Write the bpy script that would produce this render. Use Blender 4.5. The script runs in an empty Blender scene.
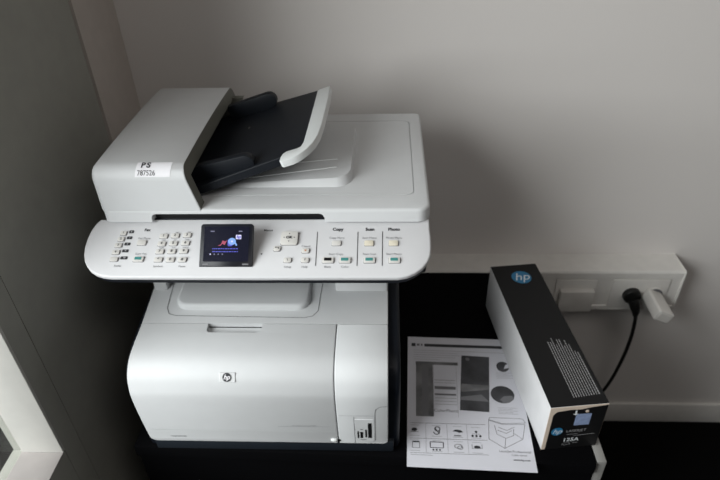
import bpy, bmesh, math, random
from mathutils import Vector, Matrix
random.seed(3)
S = bpy.context.scene
COL = S.collection
T = 0.616                      # height of the cabinet top above the floor; shapes below are given relative to it

# ------------------------------------------------------------------ camera
cd = bpy.data.cameras.new('camera')
cam = bpy.data.objects.new('camera', cd); COL.objects.link(cam)
cd.sensor_width = 36.0; cd.lens = 589.1 / 720 * 36
cd.clip_start = 0.02
R = Matrix(((0.9990018, 0.0008011, 0.0446633), (0.0358847, 0.5810568, -0.8130715), (-0.0266033, 0.8138626, 0.5804480)))
cam.matrix_world = Matrix.Translation((0, 0, 0.862 + T)) @ R.to_4x4()
cd.dof.use_dof = True; cd.dof.focus_distance = 0.76; cd.dof.aperture_fstop = 7.0
S.camera = cam

# ------------------------------------------------------------------ light
w = bpy.data.worlds.new('world'); S.world = w; w.use_nodes = True
w.node_tree.nodes['Background'].inputs[0].default_value = (1.0, 0.97, 0.93, 1)
w.node_tree.nodes['Background'].inputs[1].default_value = 0.05
def area(name, loc, target, sx, sy, power, colr):
    l = bpy.data.lights.new(name, 'AREA'); l.shape = 'RECTANGLE'; l.size = sx; l.size_y = sy
    l.energy = power; l.color = colr
    o = bpy.data.objects.new(name, l); COL.objects.link(o); o.location = loc
    o.rotation_euler = (Vector(target) - Vector(loc)).to_track_quat('-Z', 'Y').to_euler()
    return o
area('window_daylight', (-1.5, -0.35, 1.12 + T), (0.1, 0.5, 0.2 + T), 1.6, 1.4, 60, (1.0, 0.975, 0.99))
area('overhead_fill_light', (0.7, -0.2, 1.92 + T), (0.5, 0.6, T), 1.0, 1.0, 6, (1.0, 0.95, 0.90))  # unseen overhead fill, added to lift the walls and lid top
S.view_settings.view_transform = 'Standard'; S.view_settings.look = 'None'
S.view_settings.gamma = 1.0; S.view_settings.exposure = 0.62; S.view_settings.use_curve_mapping = False

# ------------------------------------------------------------------ materials
def mat(name, c, rough=0.5, spec=0.5, metal=0.0, var=0.03, scale=40, bump=0.0, bscale=900, coat=0.0, emit=None, es=1.0):
    m = bpy.data.materials.new(name); m.use_nodes = True
    nt = m.node_tree; b = nt.nodes['Principled BSDF']
    b.inputs['Roughness'].default_value = rough; b.inputs['Metallic'].default_value = metal
    b.inputs['Specular IOR Level'].default_value = spec
    if coat: b.inputs['Coat Weight'].default_value = coat; b.inputs['Coat Roughness'].default_value = 0.08
    tc = nt.nodes.new('ShaderNodeTexCoord')
    n = nt.nodes.new('ShaderNodeTexNoise'); n.inputs['Scale'].default_value = scale; n.inputs['Detail'].default_value = 4
    nt.links.new(tc.outputs['Object'], n.inputs['Vector'])
    r = nt.nodes.new('ShaderNodeValToRGB')
    r.color_ramp.elements[0].position = 0.3; r.color_ramp.elements[1].position = 0.7
    r.color_ramp.elements[0].color = tuple(x * (1 - var) for x in c) + (1,)
    r.color_ramp.elements[1].color = tuple(min(1, x * (1 + var)) for x in c) + (1,)
    nt.links.new(n.outputs['Fac'], r.inputs[0]); nt.links.new(r.outputs[0], b.inputs['Base Color'])
    if bump:
        n2 = nt.nodes.new('ShaderNodeTexNoise'); n2.inputs['Scale'].default_value = bscale
        nt.links.new(tc.outputs['Object'], n2.inputs['Vector'])
        bp = nt.nodes.new('ShaderNodeBump'); bp.inputs['Strength'].default_value = bump; bp.inputs['Distance'].default_value = 0.001
        nt.links.new(n2.outputs['Fac'], bp.inputs['Height']); nt.links.new(bp.outputs[0], b.inputs['Normal'])
    if emit:
        b.inputs['Emission Color'].default_value = emit + (1,); b.inputs['Emission Strength'].default_value = es
    return m
M = {}
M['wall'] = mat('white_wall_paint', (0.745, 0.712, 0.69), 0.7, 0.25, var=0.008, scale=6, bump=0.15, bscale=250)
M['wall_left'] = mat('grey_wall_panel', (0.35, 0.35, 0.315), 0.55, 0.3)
M['casing'] = mat('warm_grey_casing', (0.56, 0.51, 0.47), 0.55, 0.3)
M['trim'] = mat('white_trim_paint', (0.76, 0.74, 0.71), 0.45, 0.4)
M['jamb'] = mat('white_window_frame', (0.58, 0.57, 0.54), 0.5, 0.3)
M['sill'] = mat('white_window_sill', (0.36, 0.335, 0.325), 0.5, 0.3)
M['asphalt'] = mat('dark_ground_outside', (0.012, 0.013, 0.012), 0.9, 0.1)
M['floor'] = mat('black_carpet', (0.004, 0.004, 0.004), 0.95, 0.05, var=0.3, scale=300, bump=0.5, bscale=500)
M['table'] = mat('black_cabinet_laminate', (0.0025, 0.0025, 0.003), 0.8, 0.03)
M['board'] = mat('grey_board_edge', (0.24, 0.235, 0.225), 0.5, 0.3)
M['light'] = mat('light_grey_plastic', (0.60, 0.610, 0.620), 0.55, 0.35, var=0.012, bump=0.06, bscale=1500)
M['panel'] = mat('pale_panel_plastic', (0.62, 0.62, 0.635), 0.4, 0.45, var=0.01, bump=0.05, bscale=1500)
M['tip'] = mat('white_tray_tip_plastic', (0.66, 0.68, 0.68), 0.4, 0.45, var=0.01)
M['char'] = mat('charcoal_plastic', (0.007, 0.009, 0.014), 0.45, 0.22, var=0.05)
M['basec'] = mat('printer_base_plastic', (0.012, 0.016, 0.022), 0.5, 0.3, var=0.05)
M['navy'] = mat('dark_blue_grey_plastic', (0.008, 0.010, 0.014), 0.5, 0.28, var=0.05)
M['black'] = mat('black_plastic', (0.006, 0.006, 0.007), 0.5, 0.3)
M['olive'] = mat('olive_shade_plastic', (0.14, 0.14, 0.12), 0.5, 0.3)  # olive tone paints the shade on the hood's end rim and inside
M['key'] = mat('ivory_key_plastic', (0.61, 0.595, 0.57), 0.4, 0.4, var=0.01)
M['cream'] = mat('cream_key_plastic', (0.66, 0.61, 0.50), 0.4, 0.4, var=0.01)
M['ink'] = mat('dark_grey_ink', (0.045, 0.045, 0.05), 0.6, 0.2)
M['ink2'] = mat('mid_grey_ink', (0.17, 0.17, 0.18), 0.6, 0.2)
M['ink3'] = mat('pale_grey_ink', (0.36, 0.36, 0.38), 0.6, 0.2)
M['teal'] = mat('teal_key_mark', (0.055, 0.24, 0.23), 0.4, 0.4)
M['orange'] = mat('orange_ink', (0.55, 0.22, 0.10), 0.5, 0.3)
M['screen'] = mat('dark_screen_glass', (0.006, 0.007, 0.013), 0.15, 0.5, emit=(0.010, 0.009, 0.028), es=0.210)
M['bezel'] = mat('screen_bezel', (0.008, 0.009, 0.014), 0.35, 0.3)
M['sred'] = mat('screen_red', (0.2, 0.03, 0.05), 0.3, emit=(0.42, 0.09, 0.16), es=0.330)
M['sblue'] = mat('screen_blue', (0.05, 0.05, 0.3), 0.3, emit=(0.12, 0.14, 0.62), es=0.240)
M['scyan'] = mat('screen_light_blue', (0.1, 0.2, 0.4), 0.3, emit=(0.28, 0.45, 0.90), es=0.297)
M['swhite'] = mat('screen_white', (0.3, 0.3, 0.4), 0.3, emit=(0.62, 0.60, 0.82), es=0.450)
M['sgrey'] = mat('screen_grey', (0.1, 0.1, 0.14), 0.3, emit=(0.10, 0.10, 0.16), es=0.500)
M['chrome'] = mat('silver_badge', (0.80, 0.81, 0.82), 0.25, 0.5, metal=0.3)
M['paper'] = mat('white_paper', (0.62, 0.62, 0.67), 0.7, 0.2, var=0.01)
M['stick'] = mat('white_sticker', (0.80, 0.79, 0.82), 0.5, 0.3, var=0.01)
M['phA'] = mat('photo_print_dark', (0.055, 0.055, 0.06), 0.5, 0.3, var=0.5, scale=18)
M['phB'] = mat('photo_print_mid', (0.16, 0.16, 0.165), 0.5, 0.3, var=0.5, scale=25)
M['boxblk'] = mat('black_printed_card', (0.006, 0.006, 0.0065), 0.5, 0.25, var=0.1)
M['boxwht'] = mat('white_printed_card', (0.62, 0.62, 0.63), 0.5, 0.3, var=0.03)
M['beige'] = mat('bare_card_edge', (0.62, 0.52, 0.43), 0.7, 0.2)
M['logo'] = mat('logo_blue', (0.02, 0.17, 0.34), 0.4, 0.4)
M['logow'] = mat('logo_white', (0.70, 0.74, 0.76), 0.4, 0.4)
M['boxtxt'] = mat('white_box_print', (0.33, 0.33, 0.34), 0.5, 0.3)
M['bluelab'] = mat('pale_blue_label', (0.25, 0.32, 0.50), 0.4, 0.4, var=0.15, scale=120)
M['rubber'] = mat('black_cable_rubber', (0.008, 0.008, 0.008), 0.4, 0.4)
M['charger'] = mat('white_glossy_plastic', (0.72, 0.70, 0.67), 0.25, 0.5)
M['groove'] = mat('shadow_gap_dark', (0.05, 0.05, 0.05), 0.8, 0.1)
g = bpy.data.materials.new('window_glass'); g.use_nodes = True; nt = g.node_tree
for n in list(nt.nodes):
    if n.type != 'OUTPUT_MATERIAL': nt.nodes.remove(n)
tr = nt.nodes.new('ShaderNodeBsdfTransparent'); tr.inputs[0].default_value = (0.93, 0.96, 0.95, 1)
gl = nt.nodes.new('ShaderNodeBsdfGlossy'); gl.inputs['Roughness'].default_value = 0.02
mx = nt.nodes.new('ShaderNodeMixShader'); mx.inputs[0].default_value = 0.06
nt.links.new(tr.outputs[0], mx.inputs[1]); nt.links.new(gl.outputs[0], mx.inputs[2])
nt.links.new(mx.outputs[0], [n for n in nt.nodes if n.type == 'OUTPUT_MATERIAL'][0].inputs[0])
M['glass'] = g

# ------------------------------------------------------------------ helpers
ORG = {}
def thing(name, label, cat, loc, group=None):
    o = bpy.data.objects.new(name, None); COL.objects.link(o); o.empty_display_size = 0.05
    L = Vector(loc) + Vector((0, 0, T)); o.location = L; ORG[o.name] = L
    o['label'] = label; o['category'] = cat
    if group: o['group'] = group
    return o
def tag(o, label, cat, group=None):
    o['label'] = label; o['category'] = cat
    if group: o['group'] = group
    return o
def obj(name, bm, m, parent=None, smooth=True, ang=35, label=None, kind=None):
    """link a bmesh (coordinates relative to the cabinet top) as one object with its own origin"""
    bmesh.ops.recalc_face_normals(bm, faces=bm.faces)
    if smooth:
        ca = math.radians(ang)
        for f in bm.faces: f.smooth = True
        for e in bm.edges:
            if len(e.link_faces) == 2: e.smooth = e.calc_face_angle(0) < ca
    xs = [v.co for v in bm.verts]
    c = Vector(((min(v.x for v in xs) + max(v.x for v in xs)) / 2, (min(v.y for v in xs) + max(v.y for v in xs)) / 2, min(v.z for v in xs)))
    for v in bm.verts: v.co -= c
    me = bpy.data.meshes.new(name); bm.to_mesh(me); bm.free()
    for k in (m if isinstance(m, (list, tuple)) else [m]): me.materials.append(M[k])
    o = bpy.data.objects.new(name, me); COL.objects.link(o)
    W = c + Vector((0, 0, T)); ORG[o.name] = W
    if parent is not None:
        o.parent = parent; o.location = W - ORG[parent.name]
    else: o.location = W
    if label: o['label'] = label
    if kind: o['kind'] = kind
    return o
def struct(name, bm, m, **k): return obj(name, bm, m, kind='structure', **k)
def bx(bm, x0, x1, y0, y1, z0, z1, bev=0.0, seg=2, mi=0):
    t = bmesh.new()
    bmesh.ops.create_cube(t, size=1)
    for v in t.verts: v.co = Vector(((x0 + x1) / 2 + v.co.x * (x1 - x0), (y0 + y1) / 2 + v.co.y * (y1 - y0), (z0 + z1) / 2 + v.co.z * (z1 - z0)))
    if bev: bmesh.ops.bevel(t, geom=t.edges[:], offset=bev, segments=seg, affect='EDGES', profile=0.5)
    return merge(bm, t, mi)
def merge(bm, t, mi=0, fn=None):
    vm = {v: bm.verts.new(fn(v.co) if fn else v.co) for v in t.verts}
    for f in t.faces:
        try: nf = bm.faces.new([vm[v] for v in f.verts]); nf.material_index = mi
        except ValueError: pass
    t.free(); return bm
def box(x0, x1, y0, y1, z0, z1, bev=0.0, seg=2): return bx(bmesh.new(), x0, x1, y0, y1, z0, z1, bev, seg)
def plate(pts, n0, n1, bev=0.0, seg=3, fn=None, bm=None, mi=0, bottom=False):
    """closed outline (u,v) extruded from n0 to n1, top rim rounded; fn maps (u,v,n) to space"""
    t = bmesh.new()
    lo = [t.verts.new((u, v, n0)) for u, v in pts]; hi = [t.verts.new((u, v, n1)) for u, v in pts]
    k = len(pts)
    t.faces.new(lo); top = t.faces.new(hi)
    for i in range(k): t.faces.new((lo[i], lo[(i + 1) % k], hi[(i + 1) % k], hi[i]))
    bmesh.ops.recalc_face_normals(t, faces=t.faces)
    if bev:
        es = [e for e in t.edges if all(v in hi for v in e.verts)]
        if bottom: es += [e for e in t.edges if all(v in lo for v in e.verts)]
        bmesh.ops.bevel(t, geom=es, offset=bev, segments=seg, affect='EDGES', profile=0.5)
    return merge(bm if bm is not None else bmesh.new(), t, mi, (lambda c: fn(c.x, c.y, c.z)) if fn else None)
def rrect(x0, x1, y0, y1, r, n=6):
    """rounded rectangle, r = one radius or (x0y0, x1y0, x1y1, x0y1)"""
    if not isinstance(r, (tuple, list)): r = (r,) * 4
    P = []
    for (cx, cy, rr, a) in ((x0 + r[0], y0 + r[0], r[0], 180), (x1 - r[1], y0 + r[1], r[1], 270), (x1 - r[2], y1 - r[2], r[2], 0), (x0 + r[3], y1 - r[3], r[3], 90)):
        for i in range(n + 1):
            t = math.radians(a + 90 * i / n); P.append((cx + rr * math.cos(t), cy + rr * math.sin(t)))
    return P
def circle(cx, cy, r, n=28, ry=None): return [(cx + r * math.cos(2 * math.pi * i / n), cy + (ry or r) * math.sin(2 * math.pi * i / n)) for i in range(n)]
def xprism(pts, x0, x1, bev=0.0, seg=2, ends=(True, True)):
    """(y,z) outline extruded along x, end rims rounded"""
    t = bmesh.new()
    a = [t.verts.new((x0, y, z)) for y, z in pts]; b = [t.verts.new((x1, y, z)) for y, z in pts]; k = len(pts)
    t.faces.new(a); t.faces.new(b)
    for i in range(k): t.faces.new((a[i], a[(i + 1) % k], b[(i + 1) % k], b[i]))
    bmesh.ops.recalc_face_normals(t, faces=t.faces)
    if bev:
        es = [e for e in t.edges if (ends[0] and all(v in a for v in e.verts)) or (ends[1] and all(v in b for v in e.verts))]
        bmesh.ops.bevel(t, geom=es, offset=bev, segments=seg, affect='EDGES', profile=0.5)
    return t
def tube(path, r, n=12, bm=None, closed_ends=True):
    bm = bm if bm is not None else bmesh.new(); P = [Vector(p) for p in path]; rings = []
    up = None
    for i, p in enumerate(P):
        d = (P[min(i + 1, len(P) - 1)] - P[max(i - 1, 0)]).normalized()
        if up is None: up = d.orthogonal().normalized()
        up = (up - d * up.dot(d)).normalized(); s = d.cross(up)
        rr = r[i] if isinstance(r, (list, tuple)) else r
        rings.append([bm.verts.new(p + (up * math.cos(2 * math.pi * k / n) + s * math.sin(2 * math.pi * k / n)) * rr) for k in range(n)])
    for a, b in zip(rings, rings[1:]):
        for k in range(n): bm.faces.new((a[k], a[(k + 1) % n], b[(k + 1) % n], b[k]))
    if closed_ends: bm.faces.new(rings[0]); bm.faces.new(rings[-1])
    return bm
def spline(P, n=10):
    P = [Vector(p) for p in P]; out = []
    for i in range(len(P) - 1):
        a, b, c, d = P[max(i - 1, 0)], P[i], P[i + 1], P[min(i + 2, len(P) - 1)]
        for k in range(n):
            t = k / n
            out.append(0.5 * ((2 * b) + (c - a) * t + (2 * a - 5 * b + 4 * c - d) * t * t + (3 * b - a - 3 * c + d) * t ** 3))
    out.append(P[-1]); return out
def cut(bm, cutters):
    """boolean difference, evaluated through a modifier"""
    me = bpy.data.meshes.new('cut_tmp'); bmesh.ops.recalc_face_normals(bm, faces=bm.faces); bm.to_mesh(me); bm.free()
    o = bpy.data.objects.new('cut_tmp', me); COL.objects.link(o); tmp = [o]
    for c in cutters:
        bmesh.ops.recalc_face_normals(c, faces=c.faces)
        cm = bpy.data.meshes.new('cut_tmp'); c.to_mesh(cm); c.free()
        co = bpy.data.objects.new('cut_tmp', cm); COL.objects.link(co); tmp.append(co)
        md = o.modifiers.new('b', 'BOOLEAN'); md.operation = 'DIFFERENCE'; md.object = co; md.solver = 'EXACT'
    dg = bpy.context.evaluated_depsgraph_get(); dg.update()
    res = bmesh.new(); res.from_mesh(o.evaluated_get(dg).to_mesh())
    for t in tmp: bpy.data.objects.remove(t)
    return res
def text_bm(s, size, shear=0.0, bold=0.0, align='CENTER'):
    c = bpy.data.curves.new('txt', 'FONT'); c.body = s; c.size = size; c.shear = shear; c.offset = bold
    c.align_x = align; c.align_y = 'CENTER'; c.resolution_u = 3
    o = bpy.data.objects.new('txt', c); COL.objects.link(o)
    dg = bpy.context.evaluated_depsgraph_get(); dg.update()
    bm = bmesh.new(); bm.from_mesh(o.evaluated_get(dg).to_mesh())
    bpy.data.objects.remove(o); return bm
def put_text(bm, s, u, v, size, surf, n=0.0003, rot=0.0, shear=0.0, bold=0.0, align='CENTER', mi=0, sx=1.0):
    t = text_bm(s, size, shear, bold, align); ca, sa = math.cos(rot), math.sin(rot)
    return merge(bm, t, mi, lambda c: surf(u + (c.x * sx) * ca - c.y * sa, v + (c.x * sx) * sa + c.y * ca, n))
def flat(bm, pts, surf, n=0.0003, mi=0):
    f = bm.faces.new([bm.verts.new(surf(u, v, n)) for u, v in pts]); f.material_index = mi; return bm
def frect(bm, u0, u1, v0, v1, surf, n=0.0003, mi=0): return flat(bm, [(u0, v0), (u1, v0), (u1, v1), (u0, v1)], surf, n, mi)
def line(bm, P, w, surf, n=0.0003, mi=0):
    for (a, b), (c, d) in zip(P, P[1:]):
        L = math.hypot(c - a, d - b) or 1; px, py = -(d - b) / L * w / 2, (c - a) / L * w / 2
        flat(bm, [(a + px, b + py), (c + px, d + py), (c - px, d - py), (a - px, b - py)], surf, n, mi)
    return bm
def hp_mark(bm, u, v, r, surf, n, mi_disc, mi_txt, rot=0.0, hole=True):
    flat(bm, circle(u, v, r), surf, n, mi_disc)
    put_text(bm, 'hp', u, v + r * 0.02, r * 1.60, surf, n + 0.0003, rot, 0.32, 0.0, mi=mi_txt)

# ------------------------------------------------------------------ the room
struct('floor', box(-1.6, 3.2, -2.2, 1.3, -T - 0.05, -T), 'floor')
struct('wall_back', box(-0.8, 3.2, 1.15, 1.27, -T, 1.95), 'wall')
struct('ceiling', box(-0.8, 3.2, -2.2, 1.27, 1.95, 2.0), 'wall')
WX = -0.515                                     # inner face of the left wall
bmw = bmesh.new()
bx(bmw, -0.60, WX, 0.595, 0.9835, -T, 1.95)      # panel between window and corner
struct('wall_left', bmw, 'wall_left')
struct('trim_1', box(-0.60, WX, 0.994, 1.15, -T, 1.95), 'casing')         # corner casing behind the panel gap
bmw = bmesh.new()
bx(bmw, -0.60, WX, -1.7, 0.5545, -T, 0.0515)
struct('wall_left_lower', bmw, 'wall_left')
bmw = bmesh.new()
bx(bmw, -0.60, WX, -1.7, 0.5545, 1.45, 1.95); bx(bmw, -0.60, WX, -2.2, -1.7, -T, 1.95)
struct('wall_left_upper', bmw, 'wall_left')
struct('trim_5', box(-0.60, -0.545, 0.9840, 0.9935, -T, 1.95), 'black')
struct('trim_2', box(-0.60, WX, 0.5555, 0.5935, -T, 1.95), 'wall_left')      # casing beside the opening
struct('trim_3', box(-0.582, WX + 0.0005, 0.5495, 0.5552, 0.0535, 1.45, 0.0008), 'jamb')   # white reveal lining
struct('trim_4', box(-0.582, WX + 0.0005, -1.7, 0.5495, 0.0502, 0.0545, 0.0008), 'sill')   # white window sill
win = obj('window_1', box(-0.5860, -0.5820, -1.68, 0.5490, 0.0550, 1.44), 'glass', kind='structure')
bmw = bmesh.new()
bx(bmw, -0.592, -0.576, -1.70, -1.66, 0.0545, 1.45, 0.002); bx(bmw, -0.592, -0.576, -1.66, 0.5490, 1.41, 1.45, 0.002)
obj('window_frame', bmw, 'jamb', parent=win)
struct('ground_outside', box(-14.0, -1.7, -9, 9, -3.3, -3.2), 'asphalt')
bmb = bmesh.new(); bx(bmb, WX + 0.001, 3.2, 1.140, 1.15, -T, -0.538, 0.003);
struct('baseboard_back', bmb, 'trim')

# ------------------------------------------------------------------ cable duct on the wall with its sockets
duct = thing('wall_cable_duct', 'long white cable duct with sockets along the back wall', 'cable duct', (0.2, 1.115, -0.118))
prof = [(1.15, 0.000), (1.083, 0.000), (1.080, -0.004), (1.080, -0.020), (1.083, -0.022), (1.083, -0.102), (1.080, -0.104), (1.080, -0.115), (1.084, -0.119), (1.15, -0.119)]
obj('duct_body', xprism(prof, -0.50, 0.684, 0.0), 'trim', duct)
obj('end_cap', xprism([(1.15, 0.001), (1.082, 0.001), (1.079, -0.003), (1.079, -0.117), (1.083, -0.120), (1.15, -0.120)], 0.684, 0.688, 0.001), 'trim', duct)
bms = bmesh.new(); bx(bms, 0.398, 0.492, 1.0795, 1.0835, -0.1055, -0.0245, 0.0012)
cov = obj('data_outlet', bms, 'trim', duct)
obj('outlet_cover', box(0.409, 0.487, 1.066, 1.080, -0.1105, -0.050, 0.002), 'charger', cov)
sp = obj('socket_plate', box(0.528, 0.658, 1.0785, 1.0835, -0.1065, -0.0235, 0.0012), 'trim', duct)
RF = lambda u, v, n: Vector((u, 1.0785 - n, v))
for cx in (0.5750, 0.6295):
    bmz = bmesh.new()
    plate(circle(cx, -0.066, 0.0215, 32), 0.0, 0.0025, 0.0008, 2, RF, bmz)
    sc = obj('socket', bmz, 'trim', sp)
    bmz = plate(circle(cx, -0.066, 0.0185, 32), 0.0024, 0.0027, 0, 1, RF)
    obj('socket_well', bmz, 'ink2', sc)

# black plug and its cable
pw = thing('power_plug', 'black round power plug with a cable hanging down from the left socket', 'plug', (0.5795, 1.06, -0.07))
plug = bmesh.new()
RP = lambda u, v, n: Vector((u, 1.0757 - n, v))
plate(circle(0.5750, -0.0635, 0.0205, 32), 0.0, 0.014, 0.005, 3, RP, plug)
tube([(0.5770, 1.063, -0.068), (0.582, 1.054, -0.085), (0.588, 1.056, -0.100), (0.592, 1.060, -0.116)], [0.013, 0.0115, 0.009, 0.006], 14, plug)
obj('plug_body', plug, 'rubber', pw)
cab = spline([(0.592, 1.060, -0.112), (0.604, 1.074, -0.150), (0.613, 1.084, -0.220), (0.614, 1.094, -0.310), (0.606, 1.105, -0.410), (0.58, 1.11, -0.50), (0.53, 1.10, -0.58), (0.44, 1.06, -0.608), (0.38, 1.04, -0.611)], 8)
obj('cable', tube(cab, 0.0044, 10), 'rubber', pw)

# white charger
ch = thing('wall_charger', 'white plug-in charger projecting from the right socket', 'charger', (0.6295, 1.04, -0.08))
ra = math.radians(-24)
def CH(u, v, n): return Vector((0.6215 + n * 0.03 + u * math.cos(ra) - v * math.sin(ra), 1.0757 - n, -0.0640 - 0.05 * n + u * math.sin(ra) + v * math.cos(ra)))
obj('charger_body', plate(rrect(-0.0200, 0.0200, -0.0145, 0.0145, 0.0055, 5), 0.0, 0.076, 0.0035, 3, CH, bottom=True), 'charger', ch)
obj('end_panel', plate(rrect(-0.0160, 0.0160, -0.0105, 0.0105, 0.004, 4), 0.0758, 0.0768, 0.0004, 1, CH), 'trim', ch)

# ------------------------------------------------------------------ the black cabinet
cb = thing('cabinet', 'low black cabinet carrying the printer, the sheet and the black carton', 'cabinet', (-0.04, 0.81, -T))
obj('cabinet_top', plate([(-0.432, 0.600), (0.3405, 0.5785), (0.3405, 1.077), (-0.432, 1.077)], -0.025, 0.0, 0.0012, 2, lambda u, v, n: Vector((u, v, n))), 'table', cb)
obj('front_door', plate([(-0.430, 0.604), (0.3395, 0.5825), (0.3395, 0.600), (-0.430, 0.622)], -T + 0.03, -0.0265, 0.001, 1, lambda u, v, n: Vector((u, v, n))), 'table', cb)
obj('side_panel', box(-0.430, -0.412, 0.623, 1.075, -T, -0.0255), 'table', cb)
obj('side_panel', box(0.3440, 0.3590, 0.585, 1.075, -T, -0.001, 0.0008), 'board', cb, label='light grey side board with a pale upper edge')
obj('back_panel', box(-0.411, 0.3400, 1.060, 1.075, -T, -0.0255), 'table', cb)

# ------------------------------------------------------------------ the printed sheet
a = math.radians(-2.05); pc = Vector((0.1434, 0.7145)); W2, H2 = 0.105, 0.1485
def PS(u, v, n): return Vector((pc.x + u * math.cos(a) - v * math.sin(a), pc.y + u * math.sin(a) + v * math.cos(a), 0.0006 + n))
sh = thing('printed_sheet', 'printed white test page with grey pictures lying between printer and carton', 'paper', (pc.x, pc.y, 0.0))
obj('sheet', plate([(-W2, -H2), (W2, -H2), (W2, H2), (-W2, H2)], -0.0003, 0.0, 0, 1, PS), 'paper', sh)
b = bmesh.new()
frect(b, -0.072, 0.098, 0.1225, 0.1300, PS); frect(b, -0.0975, -0.0895, 0.1225, 0.1310, PS)
frect(b, -0.087, -0.0815, 0.1240, 0.1300, PS, mi=1); frect(b, -0.079, -0.0755, 0.1240, 0.1300, PS, mi=1)
obj('header_bar', b, ['ink', 'ink2'], sh)
b = bmesh.new()
frect(b, -0.0895, -0.0085, 0.0748, 0.0822, PS)
flat(b, [(-0.0890, 0.0748), (-0.0570, 0.0748), (-0.0585, -0.0470), (-0.0895, -0.0475)], PS)
flat(b, [(-0.0770, 0.0748), (-0.0660, 0.0748), (-0.0680, -0.0470), (-0.0790, -0.0475)], PS, 0.0004, 1)
obj('grey_picture', b, ['phB', 'ink2'], sh)
b = bmesh.new()
for v, h, m_ in ((0.036, 0.0016, 2), (0.030, 0.001, 2), (0.0150, 0.0070, 1), (0.0010, 0.0040, 1), (-0.0060, 0.0012, 2), (-0.013, 0.0010, 2), (-0.0200, 0.0010, 2)):
    frect(b, -0.0548, -0.0160, v, v + h, PS, mi=m_)
line(b, [(-0.0560, 0.0748), (-0.0580, -0.046)], 0.0006, PS, mi=1); line(b, [(-0.0125, 0.0748), (-0.0150, -0.046)], 0.0006, PS, mi=2)
obj('text_block', b, ['ink', 'ink2', 'ink3'], sh); b = bmesh.new()
put_text(b, 'ColorPhoto', -0.036, -0.0335, 0.0090, PS, mi=1)
for i, v in enumerate((0.112, 0.106, 0.100, 0.094, 0.088)):
    line(b, [(-0.093, v), (-0.093 + (0.092, 0.085, 0.090, 0.080, 0.05)[i], v)], 0.0008, PS, mi=2)
line(b, [(0.0, 0.112), (0.09, 0.111)], 0.0008, PS, mi=2)
for k in range(5): line(b, [(0.062, 0.060 - k * 0.0032), (0.092 - (k % 2) * 0.006, 0.060 - k * 0.0032)], 0.0007, PS, mi=2)
for k in range(5): line(b, [(0.056, -0.022 - k * 0.0032), (0.090 - (k % 2) * 0.008, -0.022 - k * 0.0032)], 0.0007, PS, mi=2)
obj('caption_lines', b, ['ink', 'ink2', 'ink3'], sh); b = bmesh.new()
for v in (-0.0615, -0.0932, -0.1215): line(b, [(-0.100, v - 0.0005), (0.0300, v + 0.0015)], 0.0007, PS, mi=1)
for u in (-0.073, -0.0365, -0.0025): line(b, [(u, -0.0615), (u, -0.1215)], 0.0005, PS, mi=2)
for u in (-0.0915, -0.0541, -0.0181, 0.0130):
    line(b, [(u - 0.008, -0.0665), (u + 0.007, -0.0665)], 0.0008, PS, mi=2); line(b, [(u - 0.009, -0.0880), (u + 0.008, -0.0880)], 0.0010, PS, mi=2)
    line(b, [(u - 0.008, -0.0970), (u + 0.007, -0.0970)], 0.0008, PS, mi=2); line(b, [(u - 0.009, -0.1175), (u + 0.008, -0.1175)], 0.0010, PS, mi=2)
line(b, [(-0.0990, -0.1255), (-0.062, -0.1255)], 0.0011, PS, mi=2)
obj('table_lines', b, ['ink', 'ink2', 'ink3'], sh); b = bmesh.new()
put_text(b, 'LaserJet Professional', 0.074, -0.1115, 0.0062, PS, mi=1); put_text(b, 'Color series', 0.080, -0.1180, 0.0050, PS, mi=1); put_text(b, 'www.hp.com', 0.083, -0.1270, 0.0052, PS, bold=0.0001, mi=0)
obj('printed_text', b, ['ink', 'ink2', 'ink3'], sh)
b = bmesh.new(); flat(b, [(0.0000, 0.1015), (0.0534, 0.0994), (0.0400, -0.0328), (-0.0115, -0.0310)], PS)
ph = obj('dark_photo', b, 'phA', sh)
b = bmesh.new()
flat(b, [(-0.0065, 0.030), (0.0465, 0.028), (0.0450, 0.018), (-0.0078, 0.010)], PS, 0.0005, 0)
obj('photo_highlight', b, 'phB', ph); b = bmesh.new()
flat(b, [(-0.0085, -0.001), (0.030, 0.006), (0.0425, -0.010), (-0.0092, -0.008)], PS, 0.0005, 0)
obj('photo_highlight', b, 'ink2', ph); b = bmesh.new(); flat(b, circle(0.0110, 0.092, 0.0042, 12), PS, 0.0005, 0)
obj('photo_mark', b, 'ink2', ph)
b = bmesh.new()
flat(b, circle(0.0765, 0.0755, 0.0118, 26, 0.0130), PS, mi=0); flat(b, [(0.078, 0.070), (0.088, 0.073), (0.088, 0.083), (0.082, 0.080)], PS, 0.0005, 2)
obj('round_picture', b, ['phA', 'ink2', 'paper'], sh); b = bmesh.new()
flat(b, circle(0.0680, 0.0080, 0.0212, 32, 0.0200), PS, mi=0)
flat(b, [(0.062, -0.004), (0.070, 0.004), (0.085, 0.006), (0.0875, -0.002), (0.078, -0.0105), (0.068, -0.0118)], PS, 0.0005, 1)
obj('round_picture', b, ['phA', 'ink2', 'paper'], sh)
b = bmesh.new()   # little icons
def ring(bb, u, v, r, w_, mi=0, ry=None, a0=0, a1=360):
    P = [(u + r * math.cos(math.radians(t)), v + (ry or r) * math.sin(math.radians(t))) for t in range(a0, a1 + 1, 20)]; line(bb, P, w_, PS, 0.0004, mi)
flat(b, circle(-0.0925, -0.0755, 0.0050, 14, 0.0035), PS, mi=0); line(b, [(-0.0985, -0.0800), (-0.0855, -0.0800)], 0.0012, PS, mi=1)
ring(b, -0.0530, -0.0730, 0.0045, 0.0016); ring(b, -0.0545, -0.0790, 0.0050, 0.0016, 0, None, 180, 400); line(b, [(-0.0575, -0.070), (-0.0500, -0.083)], 0.0014, PS)
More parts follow.
